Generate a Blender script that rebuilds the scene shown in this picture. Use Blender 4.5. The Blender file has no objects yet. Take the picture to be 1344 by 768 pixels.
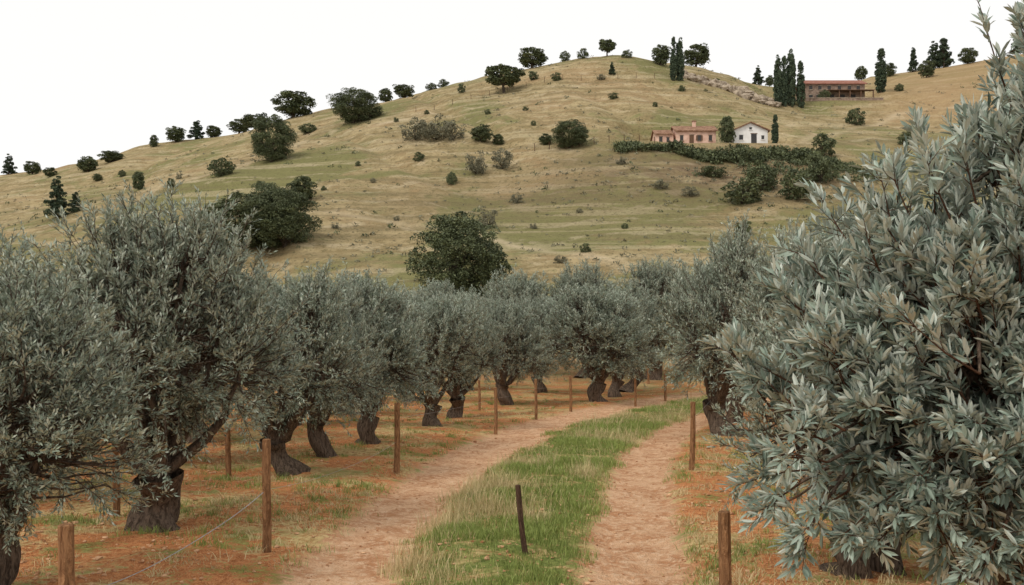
import bpy, math, numpy as np
from mathutils import Vector
sc=bpy.context.scene
FP=1291.0
# ---------------------------------------------------------------- helpers
_tab=np.random.RandomState(3).rand(256,256)
def vn(x,y,s,o=0):
    x=np.asarray(x,float)/s+37.1+o*17.3; y=np.asarray(y,float)/s+91.7+o*5.9
    xi=np.floor(x).astype(int); yi=np.floor(y).astype(int)
    fx=x-xi; fy=y-yi; fx=fx*fx*(3-2*fx); fy=fy*fy*(3-2*fy)
    a=_tab[xi&255,yi&255]; b=_tab[(xi+1)&255,yi&255]; c=_tab[xi&255,(yi+1)&255]; d=_tab[(xi+1)&255,(yi+1)&255]
    return ((a*(1-fx)+b*fx)*(1-fy)+(c*(1-fx)+d*fx)*fy)*2-1
def sst(a,b,x):
    t=np.clip((x-a)/(b-a),0,1); return t*t*(3-2*t)
def norm(a): return a/np.maximum(np.linalg.norm(a,axis=-1,keepdims=True),1e-9)

# ---------------------------------------------------------------- terrain
YN=np.array([45,70,95,120,150,180,210,240,280,330,400,550,900],float)
BN=np.array([-600,-150,0,200,400,600,780,940,1030,1120,1240,1344,1600,2000],float)
EL=np.array([
[525,480,440,400,360,330,305,290,275,265,262,300,430],
[525,478,430,385,340,305,290,285,265,245,238,290,430],
[525,475,425,375,320,288,288,280,258,238,236,290,430],
[525,470,410,350,285,240,246,250,214,186,205,280,430],
[525,465,400,335,268,207,180,180,152,165,200,280,430],
[525,460,390,320,255,195,148,113,107,140,190,280,430],
[525,460,385,315,245,175,120,72,84,130,190,280,430],
[525,458,380,305,240,190,145,86,95,140,200,280,430],
[525,458,380,305,240,190,155,128,124,150,200,280,430],
[525,460,385,315,250,200,168,134,112,98,150,260,430],
[525,462,390,325,260,205,168,130,98,82,140,250,430],
[525,462,390,320,255,195,150,112,80,62,120,240,430],
[525,460,385,310,240,180,135,100,70,50,100,220,430],
[525,460,385,310,235,175,130,95,65,45,100,220,430]],float)
EL=(456-EL)/FP
gb=np.arange(-600,2001,20.0); gy=np.arange(45,901,5.0)
t1=np.array([np.interp(gy,YN,r) for r in EL])
G=np.array([np.interp(gb,BN,t1[:,j]) for j in range(len(gy))]).T
def blur(A,s,ax):
    k=np.exp(-np.arange(-6,7)**2/(2*s*s)); k/=k.sum()
    P=np.pad(A,[(6,6) if i==ax else (0,0) for i in range(2)],mode='edge')
    return np.apply_along_axis(lambda m:np.convolve(m,k,'valid'),ax,P)
G=blur(blur(G,1.8,0),1.5,1)
PADS=[(36.5,180.5,13,5.0,38.8,4.5),(79,244,13,6,62.0,8.0)]
def hbase(x,y):
    x=np.asarray(x,float); y=np.asarray(y,float)
    b=672+FP*x/np.maximum(y,40.0)
    bi=np.clip((b+600)/20,0,len(gb)-1.001); yi=np.clip((y-45)/5,0,len(gy)-1.001)
    i=bi.astype(int); j=yi.astype(int); f=bi-i; g=yi-j
    e=(G[i,j]*(1-f)+G[i+1,j]*f)*(1-g)+(G[i,j+1]*(1-f)+G[i+1,j+1]*f)*g
    z=(2.4+e*y)*sst(42,75,y)
    w=sst(70,120,y)
    gul=np.abs(vn(x+.35*y,y*.35,24,6))
    z=z+w*(1.3*vn(x,y,30)+0.7*vn(x,y,12,1)+0.22*vn(x,y,4,2)-1.3*np.exp(-(gul/.16)**2))
    for cx,cy,hx,hy,pz,so in PADS:
        d=np.hypot(np.maximum(abs(x-cx)-hx,0),np.maximum(abs(y-cy)-hy,0))
        k=1-sst(0,so,d); z=z*(1-k)+pz*k
    return z
def solve(u,v):
    ys=np.arange(60,400,.25); xs=(u-672)/FP*ys; pv=456-(hbase(xs,ys)-2.4)/ys*FP
    k=np.where(pv<=v)[0]
    i=k[0] if len(k) else pv.argmin()
    return xs[i],ys[i]
dy=np.arange(-60,120,0.25)
def smc(a):
    k=np.hanning(17); k/=k.sum(); return np.convolve(np.pad(a,8,mode='edge'),k,'valid')
LC=smc(np.interp(dy,[-60,0,5,10,12.7,16,21.5,29.8,36.9,45,55,70,120],[-2.2,-2.1,-2.0,-1.83,-1.65,-1.5,-.9,.7,3.3,6.7,12,22,60]))
RC=smc(np.interp(dy,[-60,0,5,10,12.7,16,21.5,27.2,33,40,45,55,70,120],[.7,.8,.95,1.25,1.6,2.03,2.9,4.35,6.2,9,11.3,17,27,65]))
LW=smc(np.interp(dy,[0,10,16,21.5,30,37,45],[.62,.62,.62,.8,1.0,1.1,1.0]))
RW=smc(np.interp(dy,[0,10,20,45],[.6,.58,.58,.6]))
SL=np.sqrt(1+np.gradient(LC,.25)**2); SR=np.sqrt(1+np.gradient(RC,.25)**2)
def track(x,y):
    l=np.interp(y,dy,LC); r=np.interp(y,dy,RC)
    dl=abs(x-l)/np.interp(y,dy,SL)/np.interp(y,dy,LW); dr=abs(x-r)/np.interp(y,dy,SR)/np.interp(y,dy,RW)
    mid=np.clip(np.minimum(x-l,r-x),-3,3)
    return dl,dr,mid
def gz(x,y):
    x=np.asarray(x,float); y=np.asarray(y,float)
    z=hbase(x,y)
    dl,dr,mid=track(x,y)
    near=1-sst(45,70,y)
    d=np.minimum(dl,dr)
    z=z+near*(-0.08*(1-sst(.5,1.4,d))+0.05*vn(x,y,2.3,4)+0.035*vn(x,y,.7,5)+0.02*vn(x,y,.3,6)+.12*vn(x,y,9,7)*sst(1,4,d))
    return z
def gz1(x,y): return float(gz(np.array([x]),np.array([y]))[0])

# ---------------------------------------------------------------- mesh building
def make_mesh(name,V,blocks,mats,rnd=None,smooth=False,attrs=None):
    me=bpy.data.meshes.new(name)
    V=np.asarray(V,np.float32); me.vertices.add(len(V)); me.vertices.foreach_set('co',V.ravel())
    nl=sum(f.size for f,_ in blocks); nf=sum(len(f) for f,_ in blocks)
    me.loops.add(nl); me.polygons.add(nf)
    me.loops.foreach_set('vertex_index',np.concatenate([f.ravel() for f,_ in blocks]).astype(np.int32))
    tot=np.concatenate([np.full(len(f),f.shape[1]) for f,_ in blocks]).astype(np.int32)
    st=np.concatenate([[0],np.cumsum(tot)[:-1]]).astype(np.int32)
    me.polygons.foreach_set('loop_start',st)
    try: me.polygons.foreach_set('loop_total',tot)
    except Exception: pass
    me.polygons.foreach_set('material_index',np.concatenate([np.full(len(f),m) for f,m in blocks]).astype(np.int32))
    sm=np.concatenate([np.full(len(f),(smooth if not isinstance(smooth,(list,tuple)) else smooth[m])) for f,m in blocks])
    me.polygons.foreach_set('use_smooth',sm.astype(bool))
    if rnd is not None:
        attrs=dict(attrs or {}); attrs['rnd']=rnd
    for k,a in (attrs or {}).items():
        at=me.attributes.new(k,'FLOAT','POINT'); at.data.foreach_set('value',np.asarray(a,np.float32))
    for m in mats: me.materials.append(m)
    me.update(calc_edges=True)
    return me
def add(name,me,loc=(0,0,0),rot=0,scale=(1,1,1),parent=None):
    o=bpy.data.objects.new(name,me); o.location=loc; o.rotation_euler=(0,0,rot); o.scale=scale
    sc.collection.objects.link(o)
    if parent: o.parent=parent
    return o
class Acc:
    def __init__(s): s.V=[];s.B={};s.R=[];s.n=0
    def add(s,V,F,m=0,r=0.5):
        V=np.asarray(V,float).reshape(-1,3); F=np.asarray(F,int)
        s.B.setdefault((F.shape[1],m),[]).append(F+s.n); s.V.append(V)
        s.R.append(np.full(len(V),r) if np.isscalar(r) else r); s.n+=len(V)
    def mesh(s,name,mats,smooth=False):
        return make_mesh(name,np.concatenate(s.V),[(np.concatenate(v),k[1]) for k,v in s.B.items()],mats,np.concatenate(s.R),smooth)
def tube(acc,P,r,k=8,m=0,flute=0,ph=0,tw=.35):
    P=np.asarray(P,float); r=np.asarray(r,float); n=len(P)
    T=norm(np.gradient(P,axis=0)); ref=np.array([1,0,0.]) if abs(T[0][0])<.8 else np.array([0,1,0.])
    A=norm(np.cross(T,ref)); B=np.cross(T,A)
    th=np.linspace(0,2*math.pi,k,endpoint=False)
    rr=r[:,None]*(1+flute*np.sin(3*th[None]+ph+2.2*np.arange(n)[:,None]*tw)+flute*.6*np.sin(5*th[None]+ph*2+1.8*np.arange(n)[:,None]*tw))
    V=P[:,None]+A[:,None]*np.cos(th)[None,:,None]*rr[...,None]+B[:,None]*np.sin(th)[None,:,None]*rr[...,None]
    i=np.arange(n-1)[:,None]*k; j=np.arange(k)[None]; j2=(j+1)%k
    F=np.stack([i+j,i+j2,i+k+j2,i+k+j],-1).reshape(-1,4)
    acc.add(V,F,m)
def sticks(acc,p0,p1,r0,r1,m=0,k=3):
    n=len(p0); d=norm(p1-p0); ref=np.where(abs(d[:,:1])<.8,[[1,0,0.]],[[0,1,0.]])
    A=norm(np.cross(d,ref)); B=np.cross(d,A)
    th=np.linspace(0,2*math.pi,k,endpoint=False)
    off=A[:,None]*np.cos(th)[None,:,None]+B[:,None]*np.sin(th)[None,:,None]
    r0=np.broadcast_to(r0,(n,))[:,None,None]; r1=np.broadcast_to(r1,(n,))[:,None,None]
    V=np.concatenate([p0[:,None]+off*r0,p1[:,None]+off*r1],1)
    j=np.arange(k); j2=(j+1)%k
    f=np.stack([j,j2,k+j2,k+j],-1)
    F=(np.arange(n)[:,None,None]*2*k+f[None]).reshape(-1,4)
    acc.add(V.reshape(-1,3),F,m)
def leaves(acc,b,d,L,W,rs,hi=False,m=1,r=None,upb=1.0,rn=.55):
    n=len(b); L=np.broadcast_to(L,(n,))[:,None]; W=np.broadcast_to(W,(n,))[:,None]
    up=rs.normal(size=(n,3))*rn+np.array([0,0,upb])
    s=norm(np.cross(d,up)); nn=np.cross(s,d)
    if r is None: r=rs.rand(n)
    if not hi:
        V=np.stack([b,b+d*L*.55+s*W*.5,b+d*L,b+d*L*.55-s*W*.5],1)
        F=np.arange(n)[:,None]*4+np.arange(4)[None]
        acc.add(V.reshape(-1,3),F,m,np.repeat(r,4))
    else:
        dr=(rs.rand(n,1)*.14-.06)*L
        c1=b+d*L*.38+nn*dr*.25; c2=b+d*L*.74+nn*dr*.1; tp=b+d*L-nn*dr*.5
        fo=W*.17
        V=np.stack([b,c1-s*W*.48+nn*fo,c1,c1+s*W*.48+nn*fo,c2-s*W*.40+nn*fo,c2,c2+s*W*.40+nn*fo,tp],1)
        T=np.array([[0,2,1],[0,3,2],[4,5,7],[5,6,7]]); Q=np.array([[1,2,5,4],[2,3,6,5]])
        o=np.arange(n)[:,None,None]*8
        k0=acc.n
        acc.add(V.reshape(-1,3),(o+T[None]).reshape(-1,3),m,np.repeat(r,8))
        acc.B.setdefault((4,m),[]).append((o+Q[None]).reshape(-1,4)+k0)

# ---------------------------------------------------------------- materials
class NT:
    def __init__(s,name):
        s.m=bpy.data.materials.new(name); s.m.use_nodes=True; s.t=s.m.node_tree; s.b=s.t.nodes['Principled BSDF']
        s.pos=s.t.nodes.new('ShaderNodeNewGeometry')
    def n(s,ty,**k):
        x=s.t.nodes.new(ty)
        for a,v in k.items(): setattr(x,a,v)
        return x
    def put(s,v,sock):
        if isinstance(v,bpy.types.NodeSocket): s.t.links.new(v,sock)
        else: sock.default_value=v
    def scale(s,vec,v):
        x=s.n('ShaderNodeVectorMath',operation='MULTIPLY'); s.put(vec,x.inputs[0]); x.inputs[1].default_value=v; return x.outputs[0]
    def noise(s,sc_,det=4,ro=.55,vec=None,dist=0):
        x=s.n('ShaderNodeTexNoise'); s.t.links.new(vec or s.pos.outputs['Position'],x.inputs['Vector'])
        x.inputs['Scale'].default_value=sc_; x.inputs['Detail'].default_value=det; x.inputs['Roughness'].default_value=ro; x.inputs['Distortion'].default_value=dist
        return x.outputs['Fac']
    def attr(s,nm):
        x=s.n('ShaderNodeAttribute'); x.attribute_name=nm; return x.outputs['Fac']
    def math(s,op,a,b=0.0,c=None):
        x=s.n('ShaderNodeMath',operation=op); s.put(a,x.inputs[0]); s.put(b,x.inputs[1])
        if c is not None: s.put(c,x.inputs[2])
        return x.outputs[0]
    def rng(s,v,a,b,c=0.0,d=1.0):
        x=s.n('ShaderNodeMapRange'); x.interpolation_type='SMOOTHSTEP'; s.put(v,x.inputs[0])
        for i,q in enumerate((a,b,c,d)): x.inputs[i+1].default_value=q
        return x.outputs[0]
    def mix(s,f,a,b):
        x=s.n('ShaderNodeMix',data_type='RGBA'); s.put(f,x.inputs[0])
        for v,i in ((a,6),(b,7)):
            if isinstance(v,tuple): x.inputs[i].default_value=(*v,1)
            else: s.t.links.new(v,x.inputs[i])
        return x.outputs[2]
    def col(s,c,rough=.9,spec=.2):
        if isinstance(c,tuple): s.b.inputs['Base Color'].default_value=(*c,1)
        else: s.t.links.new(c,s.b.inputs['Base Color'])
        s.b.inputs['Roughness'].default_value=rough; s.b.inputs['Specular IOR Level'].default_value=spec
        return s
    def bump(s,h,dist,st=1.0):
        x=s.n('ShaderNodeBump'); s.t.links.new(h,x.inputs['Height']); x.inputs['Distance'].default_value=dist; x.inputs['Strength'].default_value=st
        s.t.links.new(x.outputs[0],s.b.inputs['Normal'])

def near_color(s):
    a1=s.noise(.45,2); a2=s.noise(2.2,4,.62); a3=s.noise(11,4,.7); a4=s.noise(55,2,.65); a5=s.noise(1.1,3,.6)
    soil=s.mix(s.rng(a3,.32,.68),(.33,.115,.042),(.62,.26,.105))
    soil=s.mix(s.rng(a4,.45,.72),soil,(.70,.36,.17))
    straw=s.mix(s.rng(a3,.35,.65),(.36,.235,.09),(.66,.49,.24))
    green=s.mix(s.rng(a3,.3,.7),(.10,.13,.035),(.26,.29,.085))
    f=s.math('ADD',s.math('MULTIPLY',a1,.6),s.math('MULTIPLY',a2,.4))
    f=s.math('ADD',f,s.math('MULTIPLY',s.math('SUBTRACT',a3,.5),.35))
    orch=s.mix(s.rng(f,.47,.57),soil,straw)
    orch=s.mix(s.math('MULTIPLY',s.rng(s.math('ADD',s.math('MULTIPLY',a5,.6),s.math('MULTIPLY',a3,.4)),.52,.60),.75),orch,green)
    strip=s.mix(s.rng(a2,.45,.66),green,straw)
    mid=s.attr('mid'); rd=s.attr('rutd')
    jit=s.math('MULTIPLY',s.math('SUBTRACT',s.math('ADD',s.math('MULTIPLY',a2,.5),s.math('MULTIPLY',a3,.5)),.5),2.4)
    ms=s.rng(s.math('ADD',mid,jit),-.1,.3)
    near=s.mix(ms,orch,strip)
    tr=s.mix(s.rng(a2,.38,.62),(.50,.25,.125),(.68,.42,.25))
    tr=s.mix(s.math('MULTIPLY',s.rng(a3,.45,.65),.75),tr,(.80,.57,.38))
    tr=s.mix(s.math('MULTIPLY',s.rng(a4,.52,.66),.65),tr,(.34,.165,.08))
    mr=s.rng(s.math('ADD',rd,jit),1.25,.85)
    near=s.mix(mr,near,tr)
    return near,s.math('ADD',s.math('MULTIPLY',a3,.07),s.math('MULTIPLY',a4,.025))
def hill_color(s):
    h1=s.noise(.035,4,.6,dist=.6); h2=s.noise(.35,5,.68); h3=s.noise(1.7,4,.75)
    ter=s.noise(1,2,.6,vec=s.scale(s.pos.outputs['Position'],(.03,.03,.75)))
    sx=s.n('ShaderNodeSeparateXYZ'); s.t.links.new(s.pos.outputs['Position'],sx.inputs[0]); Z=sx.outputs[2]
    low=s.rng(Z,48,10)
    hc=s.mix(s.rng(h2,.35,.65),(.27,.21,.105),(.46,.36,.20))
    gf=s.math('ADD',s.math('ADD',s.math('MULTIPLY',h1,.7),s.math('MULTIPLY',h2,.3)),s.math('MULTIPLY',low,.06))
    hc=s.mix(s.math('MULTIPLY',s.rng(gf,.50,.58),.85),hc,(.20,.20,.08))
    hc=s.mix(s.math('MULTIPLY',s.rng(gf,.47,.39),.65),hc,(.40,.275,.15))
    hc=s.mix(s.math('MULTIPLY',s.rng(ter,.55,.66),.45),hc,(.53,.44,.28))
    hc=s.mix(s.math('MULTIPLY',s.rng(ter,.45,.36),.45),hc,(.19,.155,.085))
    ln=s.math('SINE',s.math('ADD',s.math('MULTIPLY',Z,1.9),s.math('MULTIPLY',h1,26.0)))
    ln=s.math('MULTIPLY',s.rng(ln,.72,.98),s.rng(h2,.40,.60))
    hc=s.mix(s.math('MULTIPLY',ln,.4),hc,(.58,.48,.33))
    hc=s.mix(s.math('MULTIPLY',s.rng(h3,.52,.64),.75),hc,(.135,.12,.06))
    hc=s.mix(s.math('MULTIPLY',s.attr('warm'),.6),hc,(.42,.28,.15))
    scr=s.math('MULTIPLY',s.attr('scrub'),s.rng(h2,.3,.6))
    hc=s.mix(s.math('MULTIPLY',scr,.85),hc,(.18,.125,.075))
    hc=s.mix(s.math('MULTIPLY',s.attr('trail'),.75),hc,(.62,.50,.34))
    return hc,s.math('MULTIPLY',s.math('ADD',s.math('MULTIPLY',h3,1.5),ter),.4)
def mk(kind):
    s=NT('ground_'+kind)
    if kind=='orchard': c,h=near_color(s)
    elif kind=='hillside': c,h=hill_color(s)
    else:
        c1,h1=near_color(s); c2,h2=hill_color(s); k=s.attr('hill'); c=s.mix(k,c1,c2); h=s.math('ADD',h1,s.math('MULTIPLY',h2,k))
    s.col(c,1.0,.05); s.bump(h,1.0,1.0); return s.m
def foliage_mat(name,dark,light,under=None,rough=.5,spec=.3):
    s=NT(name); r=s.attr('rnd')
    oi=s.n('ShaderNodeObjectInfo')
    c=s.mix(r,dark,light)
    c=s.mix(s.math('MULTIPLY',oi.outputs['Random'],.25),c,tuple(x*.65 for x in light))
    if under: c=s.mix(s.pos.outputs['Backfacing'],c,under)
    s.col(c,rough,spec)
    return s.m
def bark_mat(name,a,b,sc_=22):
    s=NT(name); tc=s.n('ShaderNodeTexCoord'); v=s.scale(tc.outputs['Object'],(1,1,.22))
    n=s.noise(sc_,5,.7,vec=v,dist=.8); s.col(s.mix(s.rng(n,.3,.65),a,b),.95,.1); s.bump(n,.06); return s.m
def plain(name,a,b,scale=3,rough=.85,spec=.2,bump=0):
    s=NT(name); n=s.noise(scale,5,.65); s.col(s.mix(s.rng(n,.3,.7),a,b),rough,spec)
    if bump: s.bump(n,bump)
    return s.m
M_g1,M_g2,M_g3=mk('orchard'),mk('meadow_edge'),mk('hillside')
M_olive=foliage_mat('olive_leaf',(.09,.122,.085),(.345,.40,.30),(.46,.50,.41),.5,.35)
M_olive_n=foliage_mat('olive_leaf_near',(.075,.115,.085),(.36,.44,.36),(.52,.57,.50),.38,.45)
M_bark=bark_mat('olive_bark',(.034,.024,.018),(.21,.155,.115))
M_twig=bark_mat('olive_twig',(.07,.035,.022),(.20,.11,.07))
M_oak=foliage_mat('oak_leaf_hazed',(.042,.057,.028),(.165,.19,.09),None,.6,.25)  # leaf colour lightened for the hill: distance haze put into the colour
M_cyp=foliage_mat('cypress_leaf',(.028,.045,.03),(.095,.125,.07),None,.7,.2)
M_grey=foliage_mat('scrub_leaf',(.12,.12,.08),(.29,.275,.19),None,.8,.1)
M_barkd=bark_mat('oak_bark',(.04,.03,.022),(.10,.08,.06),6)
M_grass=foliage_mat('grass_blade',(.12,.165,.04),(.36,.42,.12),None,.6,.2)
M_straw=foliage_mat('dry_grass_blade',(.36,.27,.12),(.74,.61,.35),None,.7,.2)
M_post=bark_mat('weathered_wood',(.16,.075,.036),(.44,.24,.12),30)
M_postd=bark_mat('dark_wood',(.05,.03,.022),(.15,.09,.06),30)
M_wire=plain('galvanised_wire',(.30,.29,.28),(.45,.44,.43),20,.5,.4)
M_stone=plain('stone_wall',(.17,.12,.09),(.36,.27,.21),1.3,.95,.1,.1)
M_rock=plain('rock',(.20,.155,.115),(.50,.42,.32),1.2,.95,.1,.3)
M_clod=plain('soil_clod',(.32,.14,.06),(.66,.42,.25),9,1,.05)
M_pink=plain('pink_plaster',(.55,.34,.26),(.76,.53,.42),.9,.9,.1)
M_white=plain('white_plaster',(.72,.71,.69),(.86,.85,.83),.8,.9,.1)
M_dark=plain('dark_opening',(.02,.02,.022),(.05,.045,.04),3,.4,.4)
M_shut=plain('shutter_wood',(.10,.055,.035),(.17,.10,.06),3,.7,.2)
def roof_mat(name,a,b):
    s=NT(name); tc=s.n('ShaderNodeTexCoord'); w=s.n('ShaderNodeTexWave',wave_type='BANDS',bands_direction='X'); s.t.links.new(tc.outputs['Object'],w.inputs[0]); w.inputs['Scale'].default_value=1.1
    n=s.noise(1.4,5,.7); c=s.mix(s.rng(n,.3,.7),a,b); c=s.mix(s.math('MULTIPLY',w.outputs['Fac'],.3),c,tuple(x*.5 for x in a))
    s.col(c,.9,.1); s.bump(w.outputs['Fac'],.06); return s.m
M_roof=roof_mat('terracotta_tiles',(.20,.105,.065),(.42,.26,.175))
M_roofr=roof_mat('red_tiles',(.24,.10,.07),(.40,.20,.15))

# ---------------------------------------------------------------- ground sheet
def seg(*parts): return np.concatenate([np.arange(a,b,s) for a,b,s in parts])
def expo(a,b,n,q): t=np.linspace(0,1,n); return a+(b-a)*t**q
xp=np.concatenate([seg((-9,9,.12)),seg((9,16,.35),(16,40,.8),(40,110,1.4)),expo(110,700,50,1.6)])
xm=-np.concatenate([seg((9,16,.35),(16,40,.8),(40,110,1.4)),expo(110,700,50,1.6)])[::-1]
X=np.unique(np.round(np.concatenate([xm,xp]),4))
Y=np.unique(np.round(np.concatenate([-expo(4,60,16,1.6)[::-1],seg((-4,4,.5),(4,26,.12),(26,50,.22),(50,90,.7),(90,290,.9)),expo(290,900,70,1.4)]),4))
XX,YY=np.meshgrid(X,Y); xf=XX.ravel(); yf=YY.ravel(); zf=gz(xf,yf)
nx=len(X); ny=len(Y); i=np.arange(ny-1)[:,None]*nx+np.arange(nx-1)[None]
F=np.stack([i,i+1,i+nx+1,i+nx],-1)
dl,dr,mid=track(xf,yf)
scrub=np.exp(-((xf-38)/22)**2-((yf-160)/13)**2)+.6*np.exp(-((xf-10)/28)**2-((yf-150)/16)**2)
warm=sst(.30,.44,xf/np.maximum(yf,30))*sst(200,240,yf)
hillw=sst(50,80,yf+5*vn(xf,yf,9))
trail=np.zeros_like(xf)
for pts,wd in (([(120,290),(200,250),(290,226),(380,196),(440,172)],.9),([(430,280),(520,292),(620,308),(720,330),(830,352)],1.1),([(700,190),(760,204),(830,214),(900,216)],.8),([(470,170),(560,150),(650,140),(760,128),(850,132)],.7),([(1060,185),(1110,170),(1180,150),(1260,140)],1.2)):
    W=np.array([solve(*p) for p in pts])
    for a_,b_ in zip(W[:-1],W[1:]):
        ab=b_-a_; L2=(ab**2).sum(); tt=np.clip(((xf-a_[0])*ab[0]+(yf-a_[1])*ab[1])/L2,0,1)
        d=np.hypot(xf-a_[0]-tt*ab[0]+1.5*vn(xf,yf,7,3),yf-a_[1]-tt*ab[1]+1.5*vn(xf,yf,8,4)); trail=np.maximum(trail,np.exp(-(d/wd)**2)*(.6+.4*vn(xf,yf,6,8)))
k1=int(np.searchsorted(Y,44)); k2=int(np.searchsorted(Y,86))
me=make_mesh('ground',np.stack([xf,yf,zf],-1),[(F[:k1].reshape(-1,4),0),(F[k1:k2].reshape(-1,4),1),(F[k2:].reshape(-1,4),2)],[M_g1,M_g2,M_g3],smooth=True,attrs=dict(rutd=np.minimum(dl,dr)+sst(48,60,yf)*3,mid=mid-sst(50,60,yf)*5,hill=hillw,scrub=scrub,warm=warm,trail=trail))
add('ground',me)

# ---------------------------------------------------------------- olive trees
def build_olive(name,H,R,seed,nspray,twigs,lpt,lL,lW,hi=False,lobes=None,h0=.85,spl=(.28,.52),trunk_r=.23,outl=.07,mat=None,tl0=(.13,.15)):
    rs=np.random.RandomState(seed); a=Acc(); TW=2 if hi else 0
    if lobes is None:
        zc=(H+h0)/2; lobes=[((0,0,zc),(R*.72,R*.72,(H-h0)*.42))]
        na=7
        for q in range(na):
            an=q/na*2*math.pi+rs.rand()*.7; rr=R*(.46+.14*rs.rand()); s=R*(.36+.16*rs.rand())
            lobes.append(((math.cos(an)*rr,math.sin(an)*rr,h0+(H-h0)*(.28+.34*rs.rand())),(s,s,s*1.15)))
        for q in range(3):
            an=rs.rand()*6.3; lobes.append(((math.cos(an)*R*.36,math.sin(an)*R*.36,H-R*(.42+.2*rs.rand())),(R*.38,R*.38,R*.45)))
    C=np.array([l[0] for l in lobes]); RR=np.array([l[1] for l in lobes])
    hT=.62+.25*rs.rand(); lean=rs.normal(size=2)*.16
    n=14; t=np.linspace(0,1,n)
    P=np.stack([lean[0]*t+.06*np.sin(t*6+seed),lean[1]*t+.06*np.cos(t*5+seed),-.12+t*(hT+.12)],-1)
    tube(a,P,trunk_r*(.78+.9*(1-t)**4+.12*np.sin(t*9+seed)+.28*t**2),22,0,.15,seed,.2)
    limbpts=[]
    for q in range(len(C)):
        tgt=C[q]+rs.normal(size=3)*.08; tgt[2]+=RR[q][2]*.25
        st=P[-1-(q%3)].copy(); m1=st+(tgt-st)*.4+np.array([(tgt-st)[0]*.25,(tgt-st)[1]*.25,-.06])+rs.normal(size=3)*.08
        tt=np.linspace(0,1,9)[:,None]; B=(1-tt)**2*st+2*tt*(1-tt)*m1+tt**2*tgt
        B[1:-1]+=rs.normal(size=(7,3))*.025
        r0=trunk_r*(.55 if q<4 else .38)
        tube(a,B,r0*(1-.82*tt[:,0])+.004,8,0,.08,q)
        limbpts.append(B[2:])
    LP=np.concatenate(limbpts)
    w=RR.prod(1)**.6; w/=w.sum(); li=rs.choice(len(C),nspray,p=w)
    u=norm(rs.normal(size=(nspray,3))); u[:,2]=np.where(u[:,2]<-.7,-u[:,2],u[:,2])
    r=.30+.68*rs.rand(nspray)**.5
    base=C[li]+u*r[:,None]*RR[li]
    cen=np.array([C[:,0].mean(),C[:,1].mean(),C[:,2].mean()])
    rad=norm(base-cen)
    d=norm(u*.5+rad*.5+np.array([0,0,.6])*(rad[:,2:3]>-.5)+np.array([0,0,.12])+rs.normal(size=(nspray,3))*.28)
    L=(spl[0]+(spl[1]-spl[0])*rs.rand(nspray))*np.where(rs.rand(nspray)<outl,1.6,1)
    bend=np.where(rad[:,2]<-.3,-.15,.2)*L
    def pt(s):
        return base[:,None]+d[:,None]*(L[:,None]*s)[...,None]+np.array([0,0,1.])*(bend[:,None]*s**2)[...,None]
    ss=np.tile(np.array([0,.5,1.0]),(nspray,1)); SP=pt(ss)
    for q in range(2): sticks(a,SP[:,q],SP[:,q+1],.009-.0035*q,.0055-.003*q,TW)
    D=((base[:,None]-LP[None])**2).sum(-1); nb=LP[D.argmin(1)]; mid_=(nb+base)/2+rs.normal(size=base.shape)*.04
    sticks(a,nb,mid_,.017,.013,k=4); sticks(a,mid_,base,.013,.009,k=4)
    s=(.08+.92*rs.rand(nspray,twigs)**.8); s[:,0]=1.0
    tb=pt(s).reshape(-1,3)
    dd=np.repeat(norm(d+np.array([0,0,1.])*(2*bend/L)[:,None]*.7),twigs,0)
    td=norm(dd*.8+rs.normal(size=dd.shape)*(.5 if hi else .42)+np.array([0,0,.25 if hi else .15]))
    tl=(tl0[0]+tl0[1]*rs.rand(len(tb)))*(lL/.085)**.5
    te=tb+td*tl[:,None]
    sticks(a,tb,te,.0035 if hi else .004,.0015,TW)
    tone=np.clip(np.repeat(rs.normal(.5,.17,nspray),twigs)+rs.normal(0,.13,len(tb)),0,1)
    k=lpt; f=(np.arange(k)+.4*rs.rand(len(tb),k))/k
    f=(.15+.87*f**.7) if hi else (.12+.9*f)
    lb=tb[:,None]+td[:,None]*(tl[:,None]*f)[...,None]
    pr=rs.normal(size=(len(tb),k,3)); pr-=(pr*td[:,None]).sum(-1,keepdims=True)*td[:,None]; pr=norm(pr)
    op=((1.15-.75*f**2) if hi else (.95-.5*f))[...,None]+.15*rs.rand(*f.shape)[...,None]
    ld=norm(td[:,None]+pr*op+np.array([0,0,.16 if hi else .10]))
    N=len(tb)*k; LL=lL*(.7+.5*rs.rand(N)); WW=lW*(.8+.4*rs.rand(N))
    rn=np.clip(np.repeat(tone,k)+rs.normal(0,.2,N),0,1)
    leaves(a,lb.reshape(-1,3),ld.reshape(-1,3),LL,WW,rs,hi,1,rn)
    Hact=float(np.percentile(te[:,2],99.2)); Ract=float(np.percentile(np.hypot(te[:,0],te[:,1]),94))
    return a.mesh(name,[M_bark,mat or M_olive,M_twig],smooth=[True,False,True]),Hact,Ract
OL=[build_olive('olive_tree_mesh',4.0,1.5,11,700,9,10,.078,.020),
    build_olive('olive_tree_mesh',3.8,1.45,22,660,9,10,.078,.020),
    build_olive('olive_tree_mesh',3.8,1.5,33,560,8,9,.09,.025),
    build_olive('olive_tree_mesh',4.1,1.45,44,560,8,9,.09,.025),
    build_olive('olive_tree_mesh',3.8,1.6,55,560,8,9,.09,.025)]
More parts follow.
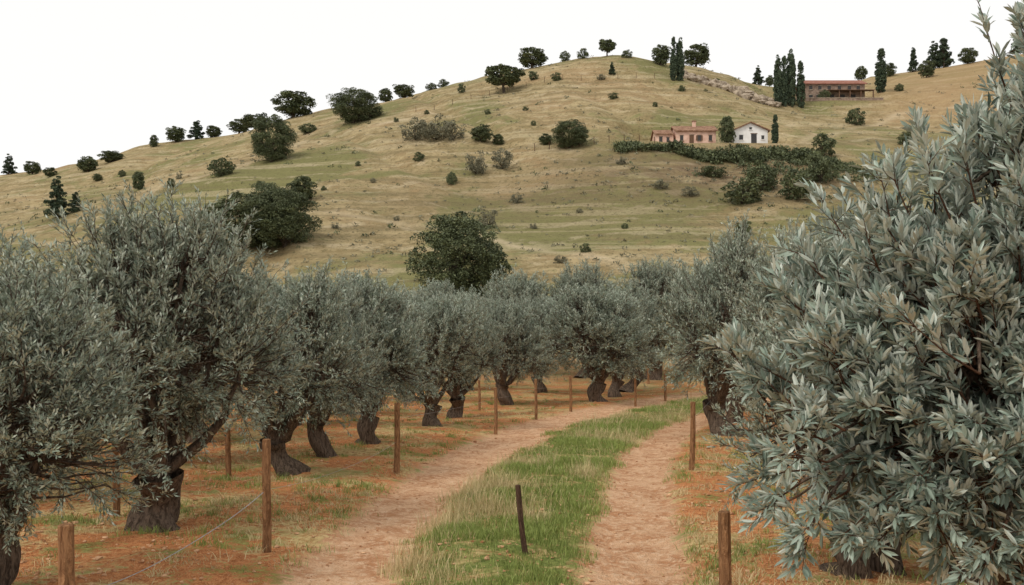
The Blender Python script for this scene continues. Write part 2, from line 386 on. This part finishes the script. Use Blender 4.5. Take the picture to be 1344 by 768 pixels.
olives=[ # x,y,H,R,variant,rot
(-4.85,9.1,3.05,1.35,1,.4),(-4.6,12.85,4.2,1.65,0,1.2),(-7.9,14.6,4.15,1.5,3,2.0),(-6.9,19.5,4.1,1.5,2,4.1),(-10.6,17.5,4.3,1.6,4,.3),
(-4.05,18.0,3.65,1.3,3,5.0),(-3.95,20.8,3.8,1.2,1,2.2),(-3.5,23.6,4.0,1.5,2,.8),(-2.4,29.8,4.0,1.65,4,3.0),(-1.95,34.8,4.2,1.5,0,1.0),
(-.22,41.3,4.4,1.75,1,2.5),(3.66,43,5.0,2.3,2,.2),(6.1,51.6,5.6,2.0,3,1.7),(4.9,47.5,4.9,1.7,0,3.3),(1.4,50,4.9,1.9,4,4.4),
(-7.6,24,4.4,1.7,0,5.5),(-6.6,29.5,4.4,1.7,3,2.7),(-6.0,36,4.6,1.8,1,.6),(-10.5,26,4.5,1.8,2,1.9),(-10,33,4.6,1.9,4,3.6),(-4.4,43,4.8,1.8,2,5.2),(-8.5,43,4.8,1.9,0,.9),
(-14,23,4.4,1.8,1,.2),(-14,32,4.6,1.9,3,1.4),(-14,42,5,2,2,2.6),(-20,36,5,2,4,4.6),
(-2.5,52,5.2,2.1,3,.3),(-7,54,5.2,2.1,1,2.9),(-12.5,53,5.2,2.1,4,1.1),(-18,55,5.2,2,0,3.9),(-24,50,5.2,2,2,.5),
(0,61,6.4,2.5,4,3.1),(4.4,60,6.8,2.7,1,4.9),(8.6,59,7,2.7,0,.7),(12,63,6.4,2.5,2,2.1),(-5,64,5.6,2.3,2,1.6),(-11,66,5.4,2.2,3,5.1),(-18,67,5.2,2.1,1,.1),(-26,64,5.2,2.1,0,2.4),
(16.5,58,5.6,2.2,3,1.0),(21,62,5.6,2.2,4,.2),(10.5,49.5,5.2,2.0,1,5.7),
(5.9,27,5.6,1.75,3,4.0),(7.1,32,5.6,1.9,2,1.3),(8.8,38,5.4,2,0,2.2),(6.5,21,4.9,1.7,1,3.4),(5.7,15.6,4.6,1.6,4,5.3),
(3.5,10.3,3.0,1.15,2,.9),(4.0,10.7,3.2,1.2,0,2.8),(4.9,10.3,3.7,1.5,3,.4),(9.5,20,4.8,1.9,2,.6),(9.9,28,4.8,1.9,4,1.6),(12.5,36,5,2,1,2.6),(8.8,13.5,4.6,1.8,1,3.7),
]
for x,y,H,Rr,v,ro in olives:
    me,ha,ra=OL[v]; s=Rr/ra; add('olive_tree',me,(x,y,gz1(x,y)-.03),ro,(s,s,H/ha))
lob=[((0,0,2.0),(1.25,1.0,.9)),((-.85,-.15,1.95),(.75,.7,.75)),((.0,-.35,2.95),(.75,.7,.65)),((.75,-.3,2.3),(.9,.8,1.0)),((.62,-.3,3.35),(.42,.5,.5)),((-.02,-.3,3.5),(.26,.35,.45)),
     ((-.62,-.1,2.68),(.62,.6,.5)),((.9,-.6,1.75),(.8,.7,.5)),((-.35,-.55,1.85),(.8,.6,.65)),((1.1,0,3.1),(.8,.7,.7)),((-.6,-.3,1.6),(.6,.5,.35)),((.3,-.8,2.2),(.7,.4,.7)),((-.45,-.5,2.25),(.6,.5,.55))]
big,_,_=build_olive('olive_tree_near_mesh',4.2,1.7,77,880,8,12,.098,.0235,True,lob,.9,(.18,.38),.18,.04,M_olive_n,(.08,.09))
add('olive_tree',big,(3.1,6.0,gz1(3.1,6.0)-.03))

# ---------------------------------------------------------------- hill vegetation meshes
def build_crown(name,seed,H,prof,t0,nclus,crad,nleaf,ls,mat,lob=.18,up=.0,trunk=.25,bark=None):
    rs=np.random.RandomState(seed); a=Acc()
    ph=rs.rand(4)*6.3
    t=rs.rand(nclus*3); an=rs.rand(nclus*3)*6.283
    pr=prof(t); keep=rs.rand(len(t))<(pr/pr.max())**1.0; t=t[keep][:nclus]; an=an[keep][:nclus]
    q=prof(t)*(1+lob*np.sin(2*an+ph[0]+t*3)+lob*.8*np.sin(3*an+ph[1]-t*5))*(.35+.62*rs.rand(len(t))**.5)
    z=H*(t0+(1-t0)*t)*(1+.04*rs.normal(size=len(t)))
    C=np.stack([np.cos(an)*q,np.sin(an)*q,z],-1)
    k=nleaf//len(C); u=norm(rs.normal(size=(len(C),k,3))); u[...,2]=np.abs(u[...,2])*np.where(rs.rand(len(C),k)<.75,1,-1)
    cr=crad*(.6+.7*rs.rand(len(C)))
    b=(C[:,None]+u*(cr[:,None]*(.5+.5*rs.rand(len(C),k)**.5))[...,None]*np.array([1,1,.8+up])).reshape(-1,3)
    d=norm(norm(rs.normal(size=b.shape))+np.array([0,0,up*2]))
    tone=np.clip(rs.normal(.45,.2,len(C)),0,1); r=np.clip(np.repeat(tone,k)+rs.normal(0,.18,len(b)),0,1)
    L=ls*(.7+.6*rs.rand(len(b))); leaves(a,b-d*L[:,None]*.5,d,L,L*.62,rs,False,1,r,rn=1.2)
    tt=np.linspace(0,1,6); top=H*(t0+(1-t0)*.5)
    tube(a,np.stack([.04*H*np.sin(tt*2+seed),.03*H*tt,-.5+tt*(top+.5)],-1),trunk*(1.25-.9*tt),7,0)
    for c in C[::max(1,len(C)//14)]:
        st=np.array([0,0,H*t0*.9+.15*(c[2]-H*t0)]); m_=(st+c)/2+[0,0,.05*H]
        tube(a,np.array([st,m_,c]),[trunk*.45,trunk*.28,trunk*.08],5,0)
    return a.mesh(name,[bark or M_barkd,mat],smooth=[True,False])
rnd_p=lambda R,e=.5:(lambda t:R*np.clip(1-(2*t-.95)**2/1.15,0.02,1)**e)
OAK=[build_crown('oak_tree_mesh',s,6,rnd_p(2.4),.13,95,.75,7500,.34,M_oak,.12) for s in (1,2,3)]
OAKB=[build_crown('oak_big_mesh',s,8,rnd_p(3.7),.07,230,.8,36000,.2,M_oak,.16,trunk=.3) for s in (7,8)]
BUSH=[build_crown('bush_mesh',s,3,rnd_p(1.8,.45),.04,55,.55,3200,.26,M_oak,.15,trunk=.12) for s in (4,5)]
GREY=[build_crown('grey_shrub_mesh',s,3,rnd_p(1.75,.5),.05,50,.5,2800,.2,M_grey,.18,trunk=.1) for s in (14,15)]
PINE=[build_crown('umbrella_mesh',21,6,lambda t:3.2*np.clip(1-(2*t-1)**2*.9,.02,1)**.5*(.75+.25*t),.32,80,.7,5600,.4,M_oak,.2,trunk=.25)]
CYP=[build_crown('cypress_mesh',s,12,lambda t:1.0*np.clip(np.sin(math.pi*np.clip(.12+.86*t,0,1)),.02,1)**.6*(1.05-.45*t),.03,110,.42,5600,.42,M_cyp,.06,up=.8,trunk=.2) for s in (31,32)]
CON=[build_crown('conifer_mesh',s,9,lambda t:2.5*(1.02-t)**.8*(.8+.2*np.sin(t*26)),.06,100,.55,5600,.42,M_cyp,.12,trunk=.2) for s in (41,42)]
KIND=dict(oak=(OAK,6,5.3,'oak_tree'),oakb=(OAKB,8,8.2,'oak_tree'),bush=(BUSH,3,4.1,'bush'),grey=(GREY,3,4.0,'grey_shrub'),pine=(PINE,6,7.2,'umbrella_pine'),cyp=(CYP,12,2.3,'cypress_tree'),con=(CON,9,5.2,'conifer_tree'))
# survey notes of the hillside trees: kind, bearing, elevation, breadth, height; each is stood on the terrain where that sight line meets the slope
VEG="""con 12 226 20 27;oak 42 229 22 16;oak 66 232 16 12;oak 115 226 26 20;oak 146 213 30 14;oak 202 193 12 15;oak 230 187 26 20;con 258 181 22 26;oak 280 178 22 14;oak 314 166 26 18;oak 335 164 34 18;
oak 385 154 50 32;oakb 466 161 66 42;oakb 357 212 65 56;oak 506 126 20 17;oak 531 123 28 17;bush 566 115 16 9;bush 582 112 16 9;pine 661 122 60 34;oak 698 89 38 24;bush 741 79 14 13;bush 765 77 15 12;pine 797 74 30 21;bush 823 76 14 10;
oak 867 86 24 26;cyp 884 106 10 54;cyp 892 106 12 58;oak 914 84 34 28;con 803 98 12 18;bush 730 106 14 10;con 995 106 18 26;oak 1010 100 12 14;
cyp 1021 139 12 68;cyp 1029 140 11 62;cyp 1038 139 14 76;cyp 1051 142 12 58;oak 1130 103 16 18;cyp 1156 121 16 54;oak 1168 100 16 16;con 1199 94 16 33;con 1226 78 24 36;con 1238 84 26 40;oak 1216 102 20 22;con 1337 62 20 36;oak 1270 84 22 20;
bush 1123 164 24 20;bush 290 231 34 22;oak 182 250 18 24;bush 404 175 24 12;oak 224 247 10 13;con 75 286 34 56;con 99 278 20 28;oak 128 238 12 10;oak 397 263 36 30;
oakb 318 325 110 66;oakb 372 326 92 74;oakb 350 322 70 78;bush 282 322 50 40;grey 545 184 44 28;grey 572 184 46 30;grey 595 184 34 26;oak 632 187 28 22;oak 654 190 16 14;oakb 748 194 54 34;oak 716 190 18 14;
bush 550 211 16 11;bush 593 242 15 16;grey 625 229 32 29;grey 660 222 32 27;grey 640 300 30 28;grey 678 267 18 15;oakb 600 392 130 104;grey 735 345 20 12;bush 768 331 14 12;bush 655 112 14 10;bush 606 122 10 12;
bush 1000 250 50 30;bush 975 268 50 30;bush 1045 262 50 36;bush 1075 240 36 34;bush 935 232 40 14;bush 975 308 26 18;grey 868 248 22 14;grey 905 258 24 14;grey 815 216 16 10;bush 1190 190 24 16;bush 1180 120 12 10;bush 1080 205 34 26;bush 425 250 8 7;bush 470 218 8 7;grey 490 240 10 8;bush 340 245 10 8;grey 520 290 10 8;grey 440 300 12 8;bush 160 232 10 9;grey 235 235 10 9;bush 820 300 10 8;grey 700 300 12 9;grey 760 280 10 8;bush 640 150 8 7;bush 700 165 8 7;bush 690 145 8 6;bush 860 140 8 7;bush 805 130 14 8;grey 790 105 12 9;bush 700 105 14 11;bush 895 120 10 8;bush 940 110 12 7;bush 560 150 8 6;bush 520 160 8 6"""
cnt=0
def stand(kind,x,y,W,H):
    global cnt
    ms,h0,w0,nm=KIND[kind]; cnt+=1
    add(nm,ms[cnt%len(ms)],(x,y,float(hbase(x,y))-.25),cnt*1.7,(W/w0,W/w0,H/h0*1.04))
for it in VEG.replace('\n','').split(';'):
    p=it.split(); u,v,w,h=map(float,p[1:])
    x,y=solve(u,v); stand(p[0],x,y,w*y/FP,h*y/FP)
stand('oak',38.6,176.6,3.0,4.9); stand('cyp',47.2,176.5,1.4,5.2); stand('bush',75,236.5,3,2.4)
def clump_mesh(name,C,cr,per,ls,mat,seed=1,zs=.8):
    rs=np.random.RandomState(seed); a=Acc(); n=len(C)
    u=norm(rs.normal(size=(n,per,3))); u[...,2]=abs(u[...,2])*.9-.1
    b=(C[:,None]+u*(cr[:,None]*(.35+.65*rs.rand(n,per)**.5))[...,None]*np.array([1,1,zs])).reshape(-1,3)
    d=norm(rs.normal(size=b.shape)+[0,0,.4]); tone=np.clip(rs.normal(.45,.22,n),0,1); r=np.clip(np.repeat(tone,per)+rs.normal(0,.18,len(b)),0,1)
    L=ls*(.6+.7*rs.rand(len(b)))*np.repeat(np.clip(cr/cr.mean(),.5,1.4),per)
    leaves(a,b,d,L,L*.6,rs,False,0,r,rn=1.2)
    return a.mesh(name,[mat])
rs=np.random.RandomState(5)
n=820; t=rs.rand(n); hx=18+41*t; hy=171.5-4.6*rs.rand(n)**1.2+.8*np.sin(hx*.3)
hz=np.minimum(hbase(hx,hy)-.1+1.9*rs.rand(n)*(.7+.3*np.sin(hx*.5+1)),36.9+.35*np.sin(hx*.7)+.3*rs.rand(n))
C=np.stack([hx,hy,hz],-1)
add('hedge',clump_mesh('hedge',C,.4+.55*rs.rand(n),44,.34,M_oak,3))
n=200; hx=38+24*rs.rand(n); hy=167-9*rs.rand(n)**1.3; C=np.stack([hx,hy,hbase(hx,hy)+.2],-1)
add('hedge',clump_mesh('hedge',C,.4+.7*rs.rand(n),34,.34,M_oak,4))
n=2600; yy=85+200*rs.rand(n); xx=(rs.rand(n)*1500-150-672)/FP*yy; k=(vn(xx,yy,22,9)+.5*rs.rand(n))>.1; xx=xx[k];yy=yy[k]
m=420; x2=34+24*rs.normal(size=m); y2=156+10*rs.normal(size=m); xx=np.r_[xx,x2]; yy=np.r_[yy,y2]
k=~((abs(xx-36.5)<14)&(yy>171)&(yy<186)); xx=xx[k]; yy=yy[k]
C=np.stack([xx,yy,hbase(xx,yy)+.02],-1); cr=.18+.45*rs.rand(len(xx))**2.5
add('hillside_scrub',clump_mesh('hillside_scrub',C,cr,16,.22,M_grey,8,.7))
n=340; yy=85+200*rs.rand(n); xx=(rs.rand(n)*1500-150-672)/FP*yy; k=~((abs(xx-36.5)<14)&(yy>171)&(yy<186)); xx=xx[k]; yy=yy[k]
C=np.stack([xx,yy,hbase(xx,yy)+.02],-1)
add('hillside_scrub',clump_mesh('hillside_scrub',C,.3+.5*rs.rand(len(xx))**2,26,.26,M_oak,9,.9))

# ---------------------------------------------------------------- rocks
def rocks(name,P,S,mat,seed=0,flat=.7):
    rs=np.random.RandomState(seed)
    t=(1+5**.5)/2; ico=norm(np.array([(-1,t,0),(1,t,0),(-1,-t,0),(1,-t,0),(0,-1,t),(0,1,t),(0,-1,-t),(0,1,-t),(t,0,-1),(t,0,1),(-t,0,-1),(-t,0,1)],float))
    f=np.array([(0,11,5),(0,5,1),(0,1,7),(0,7,10),(0,10,11),(1,5,9),(5,11,4),(11,10,2),(10,7,6),(7,1,8),(3,9,4),(3,4,2),(3,2,6),(3,6,8),(3,8,9),(4,9,5),(2,4,11),(6,2,10),(8,6,7),(9,8,1)])
    n=len(P); V=ico[None]*(1+.28*rs.normal(size=(n,12,1)))*S[:,None,None]*np.stack([.8+.6*rs.rand(n),.8+.6*rs.rand(n),flat*(.7+.5*rs.rand(n))],-1)[:,None]+P[:,None]
    a=Acc(); a.add(V.reshape(-1,3),(np.arange(n)[:,None,None]*12+f[None]).reshape(-1,3),0)
    return add(name,a.mesh(name,[mat]))
n=190; rx=40+22*rs.rand(n); ry=230+4*rs.rand(n)-.1*(rx-50)
rocks('rock_outcrop',np.stack([rx,ry,hbase(rx,ry)+.2],-1),.4+1.3*rs.rand(n)**2,M_rock,2,.8)
n=9000; ry=8.5*(50/8.5)**rs.rand(n); rx=(rs.rand(n)*1300-672)/FP*ry; dl_,dr_,_m=track(rx,ry)
sz=(.006+.022*rs.rand(n)**3)*np.where(np.minimum(dl_,dr_)<.8,.8,1.15)*(ry/10)**.35
rocks('soil_clods',np.stack([rx,ry,gz(rx,ry)+sz*.3],-1),sz,M_clod,4,.7)

# ---------------------------------------------------------------- grass
def blades(name,x,y,h,w,mat,seed,r,lean=.45):
    rs=np.random.RandomState(seed); n=len(x); z=gz(x,y)-.01
    an=rs.rand(n)*6.283; ax=np.stack([np.cos(an),np.sin(an),0*an],-1); an2=rs.rand(n)*6.283
    ln=np.stack([np.cos(an2),np.sin(an2),0*an],-1)*(lean*h*(.3+rs.rand(n)))[:,None]
    p=np.stack([x,y,z],-1); hh=np.stack([0*h,0*h,h],-1); W=w[:,None]
    V=np.stack([p-ax*W*.5,p+ax*W*.5,p+ax*W*.4+hh*.55+ln*.35,p-ax*W*.4+hh*.55+ln*.35,p+hh*(.95)+ln],1)
    o=np.arange(n)[:,None]*5; a=Acc(); a.add(V.reshape(-1,3),o+np.array([[0,1,2,3]]),0,np.repeat(r,5))
    a.B.setdefault((3,0),[]).append(o+np.array([[3,2,4]]))
    add(name,a.mesh(name,[mat]))
n=160000; y=8.3*(50/8.3)**rs.rand(n); l=np.interp(y,dy,LC)+np.interp(y,dy,LW)*np.interp(y,dy,SL)*.75; r_=np.interp(y,dy,RC)-np.interp(y,dy,RW)*np.interp(y,dy,SR)*.75
e=.26*vn(y,y*0,1.1,3)+.18*vn(y,y*0,.4,8); e2=.25*vn(y,y*0+9,1.2,5)+.15*vn(y,y*0+9,.4,6); t=rs.rand(n); x=l+e+(r_+e2-l-e)*t
edge=np.minimum(t,1-t)*(r_-l); pat=.6*vn(x,y,1.0,11)+.4*vn(x,y,.35,12)
k=(rs.rand(n)<np.clip(.15+edge*1.8,0,1))&(rs.rand(n)<np.clip(.66+1.2*pat,.06,1)); x=x[k];y=y[k];pat=pat[k];t=t[k]
dry=(.9*vn(x,y,1.6,13)+.5*vn(x,y,.5,14)+(.55-t)*.9*np.exp(-((y-12)/5)**2)+rs.normal(size=len(x))*.35)>.46
h=(.035+.065*rs.rand(len(x)))*(1+1.2*np.clip(pat+.3,0,1.2)); w=.005+.0022*(y/9)
rr=np.clip(.5+.4*pat+rs.normal(size=len(x))*.22,0,1)
tall=(rs.rand(len(x))<.12+.28*(t<.35)*(y<17))&dry; h=np.where(tall,h*2.4,h)
blades('grass_strip',x[~dry],y[~dry],h[~dry],w[~dry],M_grass,1,rr[~dry]); blades('dry_grass',x[dry],y[dry],h[dry]*1.15,w[dry]*.8,M_straw,2,rr[dry])
def tufts(N,per,seed,o):
    rs=np.random.RandomState(seed); y=8.5*(55/8.5)**rs.rand(N); x=(rs.rand(N)*1500-740)/FP*y
    dl_,dr_,m_=track(x,y); p=.6*vn(x,y,2.6,o)+.4*vn(x,y,.8,o+1)
    k=(np.minimum(dl_,dr_)>1.0)&(m_<.2)&(rs.rand(N)<np.clip(.15+1.1*p,0.02,1)); x=x[k];y=y[k];p=p[k]
    sp=.04+.09*rs.rand(len(x)); hh=.04+.09*rs.rand(len(x))**1.5
    X=(x[:,None]+sp[:,None]*rs.normal(size=(len(x),per))).ravel(); Yq=(y[:,None]+sp[:,None]*rs.normal(size=(len(x),per))).ravel()
    return X,Yq,np.repeat(hh,per)*(.6+.6*rs.rand(len(X))),np.clip(np.repeat(.3+.5*rs.rand(len(x)),per)+rs.normal(size=len(X))*.15,0,1)
X1,Y1,H1,R1=tufts(8500,22,21,20); blades('dry_grass',X1,Y1,H1,.0055+.002*Y1/9,M_straw,5,R1,.9)
X1,Y1,H1,R1=tufts(7000,26,22,30); blades('grass_tufts',X1,Y1,H1*1.2,.006+.002*Y1/9,M_grass,6,R1,.7)

# ---------------------------------------------------------------- fence posts and wire
def post(x,y,h,r,mat=M_post,tilt=(0,0),seed=0):
    rs=np.random.RandomState(seed+100); a=Acc(); t=np.linspace(0,1,9)
    P=np.stack([.012*np.sin(t*4+seed),.012*np.cos(t*3+seed),-.25+t*(h+.25)],-1)
    tube(a,P,r*(1.06-.1*t+.03*rs.normal(size=9)),11,0,.05,seed)
    a.add(np.concatenate([a.V[0].reshape(9,11,3)[-1],a.V[0].reshape(9,11,3)[-1]*[.8,.8,1]+[0,0,r*.18]]),np.array([[j,(j+1)%11,11+(j+1)%11,11+j] for j in range(11)]),0)
    a.B.setdefault((11,0),[]).append((np.arange(11)+a.n-11)[None])
    o=add('wooden_post',a.mesh('wooden_post',[mat],smooth=False),(x,y,gz1(x,y)),seed); o.rotation_euler=(tilt[0],tilt[1],seed)
    return o
posts=[(-2.87,6.3,1.3,.052),(-2.84,11.35,1.3,.05),(-5.5,13.65,.95,.05),(-2.2,18.7,1.33,.055),(-5.2,18,.9,.05),(-4.7,23,.9,.05),(-.48,28.4,1.35,.05),(.8,33,1.35,.05),(2.2,36.9,1.32,.055),(-1.3,39,1.2,.05),(7.1,45.6,1.35,.06),(7.9,57,1.3,.06),(-2.6,31,1.2,.05),(5.2,41.5,1.3,.05)]
for q,(x,y,h,r) in enumerate(posts): post(x,y,h,r,M_post,(.02*math.sin(q*3),.02*math.cos(q*5)),q)
post(3.48,19.1,1.32,.052,M_post,(0,.03),31); post(1.52,7.0,1.3,.045,M_post,(0,-.01),32); post(6.2,30,1.3,.05,M_post,(0,.02),33)
post(.16,11.4,.8,.032,M_postd,(.04,-.13),34).rotation_euler=(.03,-.12,0)
a=Acc()
def wire(p,q,zp,zq,sag,r=.003):
    t=np.linspace(0,1,24); x=p[0]+(q[0]-p[0])*t; y=p[1]+(q[1]-p[1])*t; z0=gz1(*p)+zp; z1=gz1(*q)+zq
    tube(a,np.stack([x+.01*np.sin(t*9),y,z0+(z1-z0)*t-sag*4*t*(1-t)],-1),np.full(24,r),5)
ch=[(-2.2,18.7),(-.48,28.4),(.8,33),(2.2,36.9)]
for p,q in zip(ch[:-1],ch[1:]): wire(p,q,1.05,1.05,.05,.002)
wire((-4.0,9.3),(-2.84,11.35),.03,.72,.12,.005); wire((-5.5,13.65),(-5.2,18),.6,.6,.05,.0025); wire((-5.2,18),(-4.7,23),.6,.6,.05,.0025)
wire((-2.84,11.35),(-2.2,18.7),.72,.6,.12,.002); wire((3.48,19.1),(6.2,30),1.0,1.0,.06,.002)
add('fence_wire',a.mesh('fence_wire',[M_wire],True))
a=Acc(); fx=np.arange(4,30,2.6); fy=175-.15*fx
for X_,Y_ in zip(fx,fy):
    z=float(hbase(X_,Y_)); tube(a,[(X_,Y_,z-.3),(X_+.03,Y_,z+.6),(X_,Y_,z+1.35)],[.07,.07,.06],6)
fx=np.arange(-22,40,4.2)
for X_ in fx:
    Y_=225; z=float(hbase(X_,Y_)); tube(a,[(X_,Y_,z-.3),(X_+.03,Y_,z+.6),(X_,Y_,z+1.3)],[.06,.06,.05],6)
add('hillside_fence',a.mesh('hillside_fence',[M_postd]))

# ---------------------------------------------------------------- buildings
def empty(name,loc,rot=0):
    o=bpy.data.objects.new(name,None); o.location=loc; o.rotation_euler=(0,0,rot); sc.collection.objects.link(o); return o
def poly(par,name,V,F_,mat):
    me=bpy.data.meshes.new(name); me.from_pydata(V,[],F_); me.materials.append(mat); return add(name,me,parent=par)
def box(par,name,x0,x1,y0,y1,z0,z1,mat):
    V=[(x,y,z) for z in (z0,z1) for y in (y0,y1) for x in (x0,x1)]
    return poly(par,name,V,[(0,2,3,1),(4,5,7,6),(0,1,5,4),(2,6,7,3),(0,4,6,2),(1,3,7,5)],mat)
def gable_x(par,name,x0,x1,y0,y1,z,rise,mat,ov=.35,th=.18):
    ym=(y0+y1)/2; s=rise/((y1-y0)/2); V=[]
    for x in (x0-ov,x1+ov):
        V+=[(x,y0-ov,z-s*ov),(x,ym,z+rise),(x,y1+ov,z-s*ov),(x,y0-ov,z-s*ov+th),(x,ym,z+rise+th),(x,y1+ov,z-s*ov+th)]
    F_=[(3,9,10,4),(4,10,11,5),(0,1,7,6),(1,2,8,7),(0,6,9,3),(2,5,11,8),(0,3,4,1),(1,4,5,2),(6,7,10,9),(7,8,11,10)]
    return poly(par,name,V,F_,mat)
def gable_y(par,name,x0,x1,y0,y1,z,rise,mat,ov=.35,th=.18):
    xm=(x0+x1)/2; s=rise/((x1-x0)/2); V=[]
    for y in (y0-ov,y1+ov):
        V+=[(x0-ov,y,z-s*ov),(xm,y,z+rise),(x1+ov,y,z-s*ov),(x0-ov,y,z-s*ov+th),(xm,y,z+rise+th),(x1+ov,y,z-s*ov+th)]
    F_=[(3,4,10,9),(4,5,11,10),(0,6,7,1),(1,7,8,2),(0,3,9,6),(2,8,11,5),(0,1,4,3),(1,2,5,4),(6,9,10,7),(7,10,11,8)]
    return poly(par,name,V,F_,mat)
def walls_gx(par,name,x0,x1,y0,y1,z1,rise,mat):
    ym=(y0+y1)/2; V=[]
    for x in (x0,x1): V+=[(x,y0,-1.2),(x,y1,-1.2),(x,y1,z1),(x,ym,z1+rise),(x,y0,z1)]
    return poly(par,name,V,[(0,4,3,2,1),(5,6,7,8,9),(0,5,9,4),(1,2,7,6),(4,9,8,3),(3,8,7,2)],mat)
def walls_gy(par,name,x0,x1,y0,y1,z1,rise,mat):
    xm=(x0+x1)/2; V=[]
    for y in (y0,y1): V+=[(x0,y,-1.2),(x1,y,-1.2),(x1,y,z1),(xm,y,z1+rise),(x0,y,z1)]
    return poly(par,name,V,[(0,1,2,3,4),(5,9,8,7,6),(0,4,9,5),(1,6,7,2),(4,3,8,9),(3,2,7,8)],mat)
def window(par,x,y,z,w,h,frame,shut=False):
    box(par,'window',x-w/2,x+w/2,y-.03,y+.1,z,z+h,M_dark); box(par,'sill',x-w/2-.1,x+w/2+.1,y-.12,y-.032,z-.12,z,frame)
    box(par,'lintel',x-w/2-.1,x+w/2+.1,y-.06,y-.032,z+h,z+h+.12,frame)
    if shut:
        box(par,'shutter',x-w/2-.02-w*.45,x-w/2-.02,y-.07,y-.004,z,z+h,M_shut); box(par,'shutter',x+w/2+.02,x+w/2+.02+w*.45,y-.07,y-.004,z,z+h,M_shut)
fh=empty('pink_farmhouse',(31.9,178.0,38.8))
walls_gx(fh,'walls',-2.2,5.0,0,6,2.8,1.35,M_pink); gable_x(fh,'roof',-2.2,5.0,0,6,2.8,1.35,M_roof)
walls_gx(fh,'wing_walls',-5.8,-2.6,.5,5.5,2.3,1.1,M_pink); gable_x(fh,'wing_roof',-5.8,-2.9,.5,5.5,2.3,1.1,M_roof,.3)
box(fh,'chimney',1.2,1.8,2.2,2.8,3.6,5.0,M_pink); box(fh,'chimney_cap',1.1,1.9,2.1,2.9,5.0,5.15,M_roof)
for x in (-1.2,2.0,4.0): window(fh,x,0,1.0,.6,.95,M_stone,x==2.0)
window(fh,-4.9,.5,.9,.6,.9,M_stone); window(fh,-3.6,.5,.9,.5,.8,M_stone)
box(fh,'door',.2,1.0,-.03,.1,-.3,2.0,M_shut); box(fh,'door_lintel',.1,1.1,-.07,-.032,2.0,2.15,M_stone)
wh=empty('white_farmhouse',(42.9,177.3,38.8))
walls_gy(wh,'walls',-3.0,3.2,0,7,2.7,1.35,M_white); gable_y(wh,'roof',-3.0,3.2,0,7,2.7,1.35,M_roof,.4,.2)
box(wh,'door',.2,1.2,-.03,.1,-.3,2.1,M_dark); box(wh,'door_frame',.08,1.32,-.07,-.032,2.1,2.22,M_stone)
window(wh,-1.6,0,1.0,.7,.9,M_white); window(wh,.1,0,2.85,.45,.45,M_white); window(wh,2.3,0,1.1,.5,.7,M_white)
sb=empty('stone_barn',(78.9,240,62.0))
walls_gx(sb,'walls',-7.4,7.2,0,8,4.7,1.7,M_stone); gable_x(sb,'roof',-7.4,7.2,0,8,4.7,1.7,M_roofr,.45,.25)
for q,x in enumerate((-6,-3.8,-1.5,1,3.4,5.6)): window(sb,x,0,3.3,.8,.9,M_rock)
for x in (-6.0,-4.2): window(sb,x,0,.7,.9,1.3,M_rock)
poly(sb,'porch_roof',[(-2.6,-3.2,2.35),(8.6,-3.2,2.35),(8.6,-.01,2.85),(-2.6,-.01,2.85),(-2.6,-3.2,2.5),(8.6,-3.2,2.5),(8.6,-.01,3.0),(-2.6,-.01,3.0)],[(0,3,2,1),(4,5,6,7),(0,1,5,4),(2,3,7,6),(0,4,7,3),(1,2,6,5)],M_shut)
for x in (-2.4,0,2.6,5.2,8.2): box(sb,'porch_post',x-.12,x+.12,-3.0,-2.76,-.4,2.34,M_shut)
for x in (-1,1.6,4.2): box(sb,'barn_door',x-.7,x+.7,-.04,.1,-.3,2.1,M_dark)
gw=empty('garden_wall',(78.9,235.5,61.6)); box(gw,'wall',-8.5,10,0,.5,-2.5,.5,M_stone); box(gw,'coping',-8.6,10.1,-.06,.56,.5,.62,M_rock)

# ---------------------------------------------------------------- camera, light
cam=bpy.data.cameras.new('camera'); co=bpy.data.objects.new('camera',cam); sc.collection.objects.link(co)
co.location=(0,0,2.4); co.rotation_euler=(math.radians(90),0,0); cam.sensor_width=36; cam.lens=FP/1344*36; cam.shift_y=72/1344; cam.clip_end=3000; cam.clip_start=.05
sc.camera=co
w=bpy.data.worlds.new('World'); sc.world=w; w.use_nodes=True; nt=w.node_tree
bg=nt.nodes['Background']; sky=nt.nodes.new('ShaderNodeTexSky'); sky.sky_type='NISHITA'; sky.sun_disc=False
sky.sun_elevation=math.radians(48); sky.sun_rotation=math.radians(-130)
vm=nt.nodes.new('ShaderNodeVectorMath'); vm.operation='MULTIPLY'; vm.inputs[0].default_value=(1,1,1); vm.inputs[1].default_value=(10.8,10.65,10.35)
mx=nt.nodes.new('ShaderNodeMix'); mx.data_type='RGBA'; mx.inputs[0].default_value=.92
nt.links.new(sky.outputs[0],mx.inputs[6]); nt.links.new(vm.outputs[0],mx.inputs[7]); nt.links.new(mx.outputs[2],bg.inputs[0]); bg.inputs[1].default_value=.1
sl=bpy.data.lights.new('sun','SUN'); sl.energy=1.6; sl.angle=math.radians(18); sl.color=(1,.93,.83)
so=bpy.data.objects.new('sun',sl); sc.collection.objects.link(so)
az=math.radians(-130); el=math.radians(48)
dv=Vector((math.sin(az)*math.cos(el),math.cos(az)*math.cos(el),math.sin(el)))
so.rotation_euler=dv.to_track_quat('Z','Y').to_euler(); so.location=(-20,-20,40)
sc.view_settings.view_transform='Standard'; sc.view_settings.look='None'; sc.view_settings.exposure=0
